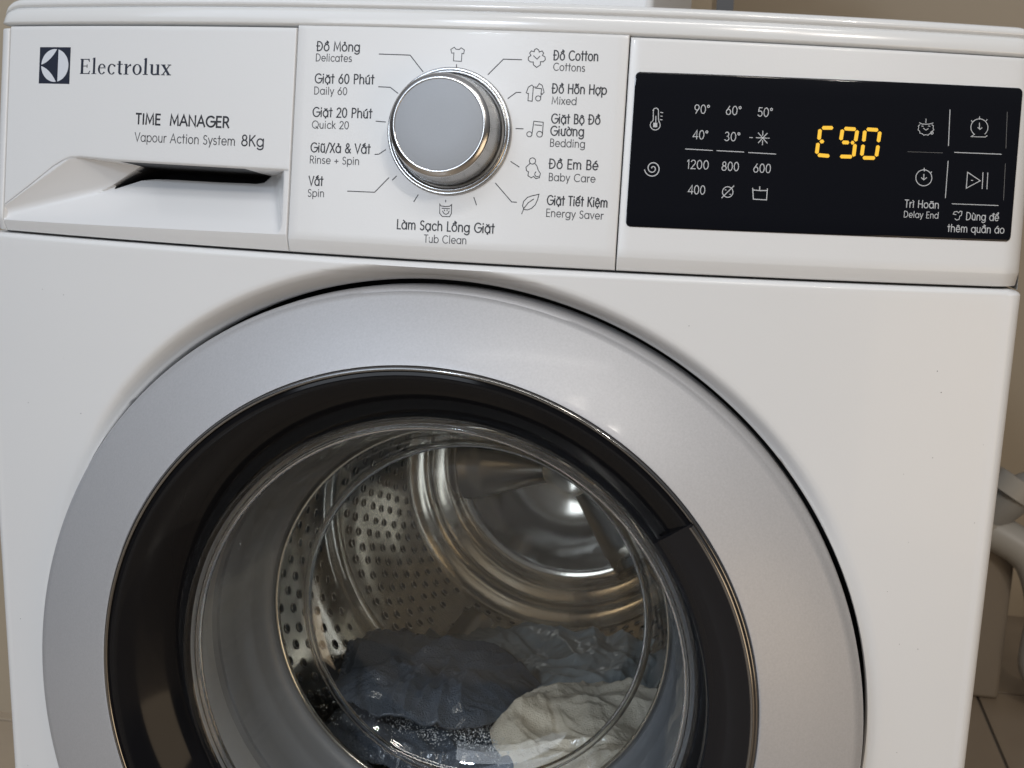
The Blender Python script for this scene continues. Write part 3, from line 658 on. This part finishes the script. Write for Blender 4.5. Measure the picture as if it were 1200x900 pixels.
ICONS=[('leader_line', 'p', 0.46, [[(-41.69, 104.89), (-24.91, 104.78), (-17.58, 96.61)]]),
('leader_line', 'p', 0.46, [[(-41.04, 88.17), (-34.69, 88.08), (-30.36, 85.17)]]),
('leader_line', 'p', 0.46, [[(-41.43, 70.49), (-36.14, 70.25)]]),
('leader_line', 'p', 0.46, [[(-41.08, 53.37), (-38.91, 53.6), (-35.33, 56.1)]]),
('leader_line', 'p', 0.46, [[(-55.05, 33.74), (-40.12, 33.87), (-32.8, 41.71)]]),
('leader_line', 'p', 0.46, [[(-30.73, 40.63), (-28.69, 42.77)]]),
('leader_line', 'p', 0.46, [[(-18.58, 30.08), (-16.5, 33.69)]]),
('leader_line', 'p', 0.46, [[(-1.64, 31.65), (-1.59, 30.77)]]),
('leader_line', 'p', 0.46, [[(13.1, 33.82), (14.66, 30.12)]]),
('leader_line', 'p', 0.46, [[(-0.03, 100.79), (0.06, 99.35)]]),
('leader_line', 'p', 0.46, [[(16.77, 96.33), (24.26, 104.34), (33.66, 104.38)]]),
('leader_line', 'p', 0.46, [[(27.81, 84.69), (31.89, 87.86), (34.23, 87.95)]]),
('leader_line', 'p', 0.46, [[(32.86, 69.67), (36.53, 69.68)]]),
('leader_line', 'p', 0.46, [[(31.23, 52.9), (35.66, 50.36)]]),
('leader_line', 'p', 0.46, [[(23.94, 41.58), (32.93, 32.46), (35.44, 32.44)]]),
('shirt_icon', 'p', 0.38, [[(-1.74, 109.51), (-3.47, 108.3), (-2.91, 106.45), (-1.72, 106.63), (-1.78, 102.6), (2.42, 102.45), (2.48, 106.48), (3.38, 106.36), (3.71, 108.24), (1.86, 109.33), (1.01, 108.44), (-0.79, 108.53), (-1.74, 109.51)]]),
('cotton_icon', 'p', 0.42, [[(40.05, 109.75), (41.04, 110.21), (42.1, 109.54), (42.45, 108.55), (43.87, 109.17), (44.67, 108.06), (44.16, 106.91), (45.51, 106.24), (45.75, 104.83), (44.79, 103.79), (43.34, 103.74), (43.44, 102.17), (41.62, 100.82), (39.8, 102.04), (39.71, 103.46), (38.25, 103.41), (37.02, 104.36), (37.08, 105.79), (38.34, 106.69), (37.54, 107.81), (38.34, 108.98), (39.83, 108.6), (40.05, 109.75)], [(39.66, 106.6), (41.51, 104.95), (42.88, 106.43)]]),
('mixed_icon', 'p', 0.4, [[(38.22, 87.39), (37.01, 87.92), (38.01, 90.82), (39.7, 91.89), (40.78, 90.93), (42.38, 90.99), (43.44, 92.75), (44.95, 91.95), (46.18, 88.57), (45.23, 87.39), (44.47, 87.93)], [(38.2, 87.68), (38.14, 83.95), (40.35, 83.76), (40.49, 90.92)], [(44.63, 85.36), (44.54, 85.75), (44.33, 86.1), (44.02, 86.38), (43.65, 86.54), (43.24, 86.59), (42.84, 86.51), (42.48, 86.32), (42.21, 86.02), (42.05, 85.65), (42.01, 85.25), (42.1, 84.86), (42.3, 84.51), (42.61, 84.24), (42.99, 84.07), (43.4, 84.02), (43.8, 84.1), (44.15, 84.3), (44.43, 84.59), (44.59, 84.96), (44.63, 85.36)], [(44.63, 85.36), (44.76, 90.23), (41.54, 90.39)]]),
('bedding_icon', 'p', 0.42, [[(41.23, 67.16), (41.14, 67.55), (40.93, 67.9), (40.62, 68.18), (40.24, 68.34), (39.83, 68.39), (39.43, 68.31), (39.08, 68.11), (38.8, 67.81), (38.64, 67.44), (38.6, 67.04), (38.69, 66.65), (38.9, 66.3), (39.2, 66.02), (39.58, 65.86), (39.99, 65.81), (40.4, 65.89), (40.75, 66.09), (41.02, 66.39), (41.19, 66.75), (41.23, 67.16)], [(41.23, 67.16), (41.84, 73.78), (46.69, 73.41), (46.64, 67.1)], [(46.62, 67.39), (46.52, 67.83), (46.29, 68.22), (45.95, 68.52), (45.53, 68.71), (45.08, 68.76), (44.63, 68.67), (44.24, 68.45), (43.94, 68.12), (43.75, 67.71), (43.71, 67.26), (43.81, 66.82), (44.04, 66.43), (44.38, 66.13), (44.8, 65.94), (45.26, 65.89), (45.7, 65.98), (46.1, 66.2), (46.4, 66.53), (46.58, 66.94), (46.62, 67.39)], [(42.39, 71.94), (45.91, 71.8)]]),
('baby_icon', 'p', 0.42, [[(43.96, 53.76), (43.85, 54.25), (43.6, 54.68), (43.22, 55.01), (42.76, 55.21), (42.26, 55.27), (41.77, 55.17), (41.33, 54.92), (41.0, 54.56), (40.8, 54.11), (40.75, 53.62), (40.86, 53.13), (41.11, 52.7), (41.49, 52.37), (41.95, 52.16), (42.45, 52.11), (42.95, 52.21), (43.38, 52.45), (43.71, 52.82), (43.91, 53.27), (43.96, 53.76)], [(41.12, 52.34), (39.19, 50.38), (39.59, 48.67), (40.65, 48.14), (40.48, 46.11), (42.3, 45.19), (43.42, 45.96), (44.66, 44.86), (46.39, 45.38), (46.84, 47.56), (45.56, 49.23), (44.85, 51.21), (43.75, 52.46)], [(45.98, 46.11), (45.71, 45.98), (45.43, 45.91), (45.13, 45.91), (44.84, 45.97), (44.57, 46.09), (44.34, 46.27), (44.15, 46.5), (44.02, 46.76), (43.94, 47.04), (43.94, 47.33), (44.0, 47.61), (44.12, 47.87), (44.3, 48.1), (44.52, 48.29)]]),
('leaf_icon', 'p', 0.42, [[(39.48, 29.02), (38.64, 30.72), (39.08, 33.05), (40.86, 35.16), (43.44, 36.15), (46.76, 37.03), (46.2, 34.26), (45.19, 31.61), (43.26, 29.64), (41.25, 28.82), (39.48, 29.02)], [(38.44, 26.65), (39.44, 29.6), (41.61, 32.6), (44.13, 34.45)]]),
('tub_icon', 'p', 0.42, [[(-4.7, 29.6), (-4.03, 28.61), (-1.76, 28.43), (0.64, 28.7), (1.64, 29.62), (1.76, 25.11), (0.96, 23.32), (-2.96, 23.26), (-4.42, 24.8), (-4.7, 29.6)], [(-3.36, 27.48), (0.72, 27.39)], [(-2.98, 26.04), (-2.14, 24.77), (-1.06, 24.38), (0.11, 25.03), (0.49, 26.21)], [(-2.1, 26.66), (-1.93, 26.24)], [(-0.6, 26.74), (-0.57, 26.3)]]),
('divider_line', 'd', 0.4, [[(119.33, 63.16), (132.87, 63.02)]]),
('divider_line', 'd', 0.4, [[(135.1, 63.04), (148.55, 62.99)]]),
('divider_line', 'd', 0.4, [[(150.96, 62.85), (164.59, 62.72)]]),
('thermometer_icon', 'd', 0.42, [[(101.89, 76.23), (102.26, 77.1), (101.97, 81.53), (101.97, 81.53), (102.03, 82.02), (102.28, 82.45), (102.68, 82.74), (103.17, 82.86), (103.66, 82.79), (104.1, 82.53), (104.4, 82.13), (104.53, 81.64), (104.83, 77.21), (105.23, 76.38), (105.12, 76.15), (105.52, 75.65), (105.77, 75.06), (105.87, 74.44), (105.81, 73.81), (105.59, 73.22), (105.23, 72.71), (104.75, 72.31), (104.17, 72.05), (103.55, 71.94), (102.92, 71.99), (102.31, 72.2), (101.78, 72.55), (101.35, 73.03), (101.06, 73.59), (100.91, 74.21), (100.93, 74.84), (101.11, 75.45), (101.43, 75.98)], [(103.58, 75.45), (103.43, 78.86)]]),
('thermometer_icon', 'd', 2.2, [[(103.13, 74.4), (103.64, 74.42)]]),
('tick_mark', 'd', 0.4, [[(105.62, 80.84), (106.83, 80.72)], [(105.91, 78.97), (106.6, 78.92)], [(105.69, 77.25), (106.72, 77.13)]]),
('spiral_icon', 'd', 0.5, [[(103.05, 52.81), (103.04, 52.96), (103.07, 53.12), (103.15, 53.29), (103.29, 53.43), (103.47, 53.54), (103.69, 53.6), (103.94, 53.61), (104.2, 53.54), (104.44, 53.39), (104.66, 53.18), (104.83, 52.91), (104.93, 52.58), (104.95, 52.22), (104.88, 51.85), (104.71, 51.5), (104.46, 51.19), (104.12, 50.95), (103.72, 50.79), (103.27, 50.73), (102.81, 50.8), (102.36, 50.98), (101.94, 51.29), (101.6, 51.7), (101.35, 52.2), (101.23, 52.76), (101.23, 53.35), (101.38, 53.93), (101.67, 54.47), (102.1, 54.93), (102.63, 55.28), (103.25, 55.49), (103.92, 55.54), (104.61, 55.42), (105.26, 55.12), (105.84, 54.66), (106.32, 54.06), (106.65, 53.34), (106.81, 52.55), (106.78, 51.72), (106.55, 50.92), (106.14, 50.18), (105.55, 49.56), (104.82, 49.1), (103.98, 48.84), (103.08, 48.79), (102.18, 48.97), (101.32, 49.37), (100.56, 49.99), (99.96, 50.78), (99.54, 51.72)]]),
('snowflake_icon', 'd', 0.42, [[(154.27, 70.45), (159.75, 70.46)], [(160.26, 70.48), (160.78, 70.51)], [(157.28, 73.85), (157.43, 71.72)], [(157.54, 69.07), (157.6, 67.02)], [(155.12, 72.89), (159.93, 67.99)], [(159.57, 72.93), (155.48, 67.94)], [(150.94, 70.38), (152.39, 70.37)]]),
('no_spin_icon', 'd', 0.42, [[(144.57, 42.72), (144.38, 43.54), (143.96, 44.26), (143.33, 44.82), (142.56, 45.16), (141.74, 45.25), (140.93, 45.08), (140.21, 44.67), (139.67, 44.06), (139.34, 43.3), (139.27, 42.47), (139.46, 41.66), (139.89, 40.94), (140.51, 40.37), (141.28, 40.03), (142.11, 39.94), (142.92, 40.11), (143.63, 40.52), (144.17, 41.14), (144.5, 41.89), (144.57, 42.72)], [(139.13, 39.54), (144.78, 45.83)], [(140.57, 43.57), (140.99, 43.59)], [(143.03, 41.45), (143.46, 41.47)], [(142.47, 43.31), (142.73, 43.32)]]),
('rinse_hold_icon', 'd', 0.46, [[(154.27, 45.07), (155.0, 39.6), (161.62, 39.56), (161.65, 45.16)], [(154.59, 44.22), (158.04, 44.04), (161.62, 44.29)], [(157.73, 46.0), (157.84, 44.37)]]),
('key_divider', 'd', 0.4, [[(250.87, 89.33), (251.55, 71.29)]]),
('key_divider', 'd', 0.4, [[(252.01, 63.43), (252.11, 44.76)]]),
('key_divider', 'df', 0.25, [[(280.63, 89.83), (281.48, 71.43)]]),
('key_divider', 'df', 0.25, [[(281.87, 63.6), (282.47, 44.91)]]),
('key_divider', 'df', 0.18, [[(230.97, 67.15), (248.86, 67.43)]]),
('key_divider', 'd', 0.4, [[(255.0, 68.0), (279.32, 68.27)]]),
('key_divider', 'd', 0.36, [[(255.8, 41.88), (279.92, 42.08)]]),
('prewash_icon', 'd', 0.34, [[(242.14, 81.37), (243.06, 80.79), (242.93, 79.79), (243.36, 78.86), (242.65, 78.09), (242.47, 77.08), (241.4, 76.77), (240.66, 75.97), (239.53, 76.21), (238.45, 75.86), (237.59, 76.58), (236.48, 76.77), (236.15, 77.76), (235.33, 78.44), (235.61, 79.41), (235.32, 80.39), (236.13, 81.06)], [(238.99, 84.12), (239.07, 82.06)], [(235.74, 82.06), (237.19, 81.44), (239.12, 81.37), (241.03, 81.64), (242.74, 82.25)], [(237.1, 80.4), (237.8, 80.35)], [(240.41, 80.57), (241.29, 80.53)], [(238.06, 79.33), (239.35, 78.45), (240.52, 79.29)], [(243.22, 77.27), (243.06, 77.67), (242.69, 77.9), (242.26, 77.87), (241.93, 77.61), (241.82, 77.2), (241.99, 76.8), (242.36, 76.57), (242.79, 76.59), (243.12, 76.86), (243.22, 77.27)]]),
('timer_icon', 'd', 0.38, [[(269.9, 78.11), (270.53, 78.85), (270.97, 79.72), (271.2, 80.67), (271.2, 81.64), (270.97, 82.6), (270.53, 83.49), (269.9, 84.26), (269.11, 84.89), (268.21, 85.32), (267.22, 85.56), (266.22, 85.57), (265.25, 85.36), (264.35, 84.95), (263.58, 84.35), (262.97, 83.59), (262.55, 82.72), (262.35, 81.77), (262.37, 80.8), (262.62, 79.84), (263.08, 78.97), (263.73, 78.2), (264.53, 77.6)], [(264.33, 77.5), (262.91, 76.38), (270.29, 76.59), (271.12, 77.33)], [(266.41, 86.71), (266.43, 85.41)], [(266.59, 83.51), (266.91, 80.76)], [(265.98, 81.23), (267.13, 80.25), (268.12, 81.17)], [(262.33, 84.5), (262.91, 83.92)], [(270.04, 84.91), (270.44, 85.37)]]),
('delay_icon', 'd', 0.4, [[(244.35, 54.56), (244.12, 55.61), (243.63, 56.57), (242.91, 57.37), (242.0, 57.98), (240.98, 58.34), (239.9, 58.42), (238.85, 58.23), (237.89, 57.78), (237.09, 57.1), (236.51, 56.23), (236.17, 55.23), (236.12, 54.17), (236.34, 53.13), (236.83, 52.17), (237.55, 51.36), (238.45, 50.75), (239.48, 50.4), (240.55, 50.31), (241.61, 50.49), (242.57, 50.95), (243.37, 51.63), (243.96, 52.5), (244.29, 53.5), (244.35, 54.56)], [(240.01, 59.29), (240.22, 57.75)], [(240.08, 56.18), (240.3, 53.5)], [(239.0, 54.39), (240.31, 53.33), (241.62, 54.52)], [(243.37, 56.86), (244.02, 57.58)]]),
('play_pause_icon', 'd', 0.4, [[(262.54, 58.3), (262.5, 50.11), (269.47, 54.27), (262.54, 58.3)], [(270.55, 58.51), (270.79, 50.23)], [(273.06, 58.45), (273.3, 50.26)], [(264.75, 54.22), (265.55, 54.26)]]),
('shirt_icon', 'd', 0.36, [[(256.86, 36.61), (257.29, 37.85), (258.69, 38.08), (259.46, 37.42), (260.45, 38.33), (261.26, 38.19), (261.15, 36.27), (260.31, 35.71), (260.08, 34.13), (258.87, 33.73), (257.93, 34.38)], [(257.03, 36.61), (258.29, 36.49)]])]
DIGITS=[[[(186.64, 76.95), (192.49, 77.24)], [(185.88, 76.41), (185.69, 70.8)], [(186.05, 70.07), (188.4, 70.18)], [(185.39, 69.48), (185.06, 63.76)], [(185.5, 63.28), (191.7, 63.03)]], [[(197.83, 77.15), (203.98, 77.11)], [(197.15, 76.77), (196.67, 71.14)], [(204.61, 76.74), (204.1, 70.9)], [(197.25, 70.21), (201.07, 70.25)], [(201.67, 70.28), (203.69, 70.28)], [(204.03, 69.8), (203.72, 63.26)], [(196.78, 63.07), (203.12, 63.23)]], [[(209.1, 77.37), (215.28, 77.28)], [(208.44, 76.83), (208.23, 71.01)], [(216.08, 76.71), (215.66, 71.07)], [(208.13, 69.7), (207.76, 63.86)], [(215.71, 69.77), (215.2, 63.82)], [(208.29, 62.98), (214.75, 63.14)]]]

STY = {'dr': (1.0, 'ink', 0), 'drl': (.5, 'ink_light', 0), 'p': (.66, 'ink', 1), 'pl': (.45, 'ink_light', 1), 'd': (.42, 'display_print', 2), 'dl': (.32, 'display_print', 2), 'df': (.26, 'display_faint', 2)}
PAR = [(drawer, .06), (dial_panel, .06), (display, .68)]
for g_, s, u0, v0, u1, v1, cap in TEXTS:
    if g_ == 'logo':
        q, w_ = serif(s); L_ = math.hypot(u1-u0, v1-v0); k = L_/w_; sa = (v1-v0)/L_
        polyfill('wordmark', [[(u0+x*k, v0+x*k*sa+y*cap*.98) for x, y in p] for p in q], 'navy', drawer, .06)
        continue
    wid, mm, pi = STY[g_]
    if s == '8Kg': wid = .75
    put_text(s, u0, v0, u1, v1, cap, wid, mm, PAR[pi][0], PAR[pi][1])
for nm, g_, wd, polys in ICONS:
    _, mm, pi = STY[g_]; ribbons(nm, polys, wd, mm, PAR[pi][0], PAR[pi][1]+.02)
# square badge beside the wordmark
bx0, bx1, bv0, bv1 = -253.2, -230.8, 85.1, 105.6; bc = ((bx0+bx1)/2, (bv0+bv1)/2)
badge = polyfill('badge', [[(bx0, bv0), (bx1, bv0), (bx1, bv1), (bx0, bv1)]], 'navy', drawer, .06)
polyfill('badge_disc', [[(bc[0]+.15+9.9*math.cos(a), bc[1]+9.2*math.sin(a)) for a in [2*math.pi*i/48 for i in range(48)]]], 'badge_white', drawer, .09)
def bez2(a, b, c, n=10): return [((1-t)**2*a[0]+2*t*(1-t)*b[0]+t*t*c[0], (1-t)**2*a[1]+2*t*(1-t)*b[1]+t*t*c[1]) for t in lin(0, 1, n)]
cx, cv = bc
upc = bez2((cx-9.9, cv+.35), (cx-3.2, cv+2.0), (cx+1.6, cv+9.3)); loc_ = bez2((cx+1.6, cv-9.3), (cx-3.2, cv-2.0), (cx-9.9, cv-.35))
polyfill('badge_mark', [[p, q, r_, s_] for p, q, r_, s_ in zip(upc, upc[1:], reversed(loc_[:-1]), reversed(loc_[1:]))], 'navy', drawer, .12)
polyfill('badge_line', [[(cx+1.5, cv-9.3), (cx+2.5, cv-9.2), (cx+2.5, cv+9.2), (cx+1.5, cv+9.3)]], 'navy', drawer, .14)
# lit seven-segment digits
for d in DIGITS:
    V = []; F = []
    for (a, b) in d:
        L_ = math.hypot(b[0]-a[0], b[1]-a[1]); t_ = ((b[0]-a[0])/L_, (b[1]-a[1])/L_); nr = (-t_[1], t_[0]); h_ = .93; k = len(V)
        for s_, q in ((0, 0), (.62, 1), (L_-.62, 1), (L_, 0), (L_-.62, -1), (.62, -1)): V.append(pan(a[0]+t_[0]*s_+nr[0]*q*h_, a[1]+t_[1]*s_+nr[1]*q*h_, .69))
        F.append(tuple(range(k, k+6)))
    mesh('digit', V, F, 'led', display, smooth=False)

# ------------------------------------------------------------ what stands around the machine
ap = empty('white_appliance', 'white box shaped appliance standing on top of the washing machine lid', 'appliance')
box('appliance_body', -296, 86, 100, 430, 134.6, 600, 'white_enamel', ap, 5)
# floor tiles
fl = tag(mesh('floor', [(-2500, -2500, -716), (2500, -2500, -716), (2500, 2500, -716), (-2500, 2500, -716)], [(0, 1, 2, 3)], 'grout'), kind='structure')
def tile(x0, x1, y0, y1, m):
    box('tile', x0, x1, y0, y1, -716, -712, m, fl, 1.2)
for i in range(-5, 5):
    for j in range(-5, 5):
        x0, y0 = 545+i*400, 636+j*400
        if y0 > 1440: continue
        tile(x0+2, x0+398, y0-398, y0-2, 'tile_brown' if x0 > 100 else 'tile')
tag(box('left_wall', -2500, 92, 655, 760, -712, 1900, 'wall_beige', None, 0), 'beige plastered wall close behind the left side of the washing machine', 'wall')
tag(box('back_wall', 92, 2500, 1363, 1460, -712, 1900, 'wall_beige', None, 0), 'beige wall further back on the right behind the pipes', 'wall')
pp = empty('drain_pipe', 'white plastic drain pipe with elbow on the floor right of the washing machine', 'pipe')
tube('elbow', [(650, 1010, -392), (585, 1000, -372), (548, 1000, -400), (520, 1010, -440)], 26, 'pvc_grey', pp)
tube('collar', [(566, 1000, -360), (552, 998, -384)], 33, 'pvc', pp)
tube('collar', [(524, 1008, -418), (516, 1012, -446)], 33, 'pvc', pp)
tube('trap', [(500, 1020, -442), (545, 1000, -446), (592, 985, -476), (618, 980, -550), (618, 980, -640), (660, 985, -680)], 28, 'pvc', pp)
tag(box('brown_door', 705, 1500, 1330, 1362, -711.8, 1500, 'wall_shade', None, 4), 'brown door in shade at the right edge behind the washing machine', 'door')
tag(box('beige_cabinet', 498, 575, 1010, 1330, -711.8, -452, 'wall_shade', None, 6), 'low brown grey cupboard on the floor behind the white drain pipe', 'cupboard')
hs = empty('grey_hoses', 'bundle of grey hoses hanging behind the lid beside the white appliance', 'hoses')
for k, x in enumerate((2, 15, 28, 39)):
    tube('hose', [(x, 820, 60), (x+3*math.sin(k), 822+5*k, 250), (x+2, 830, 520)], 7.5, 'hose_grey', hs, ribs=1)
tag(tube('black_hose', [(64, 815, 60), (66, 815, 260), (63, 820, 520)], 9, 'dark_cloth'), 'black hose hanging to the right of the grey hoses', 'hose')
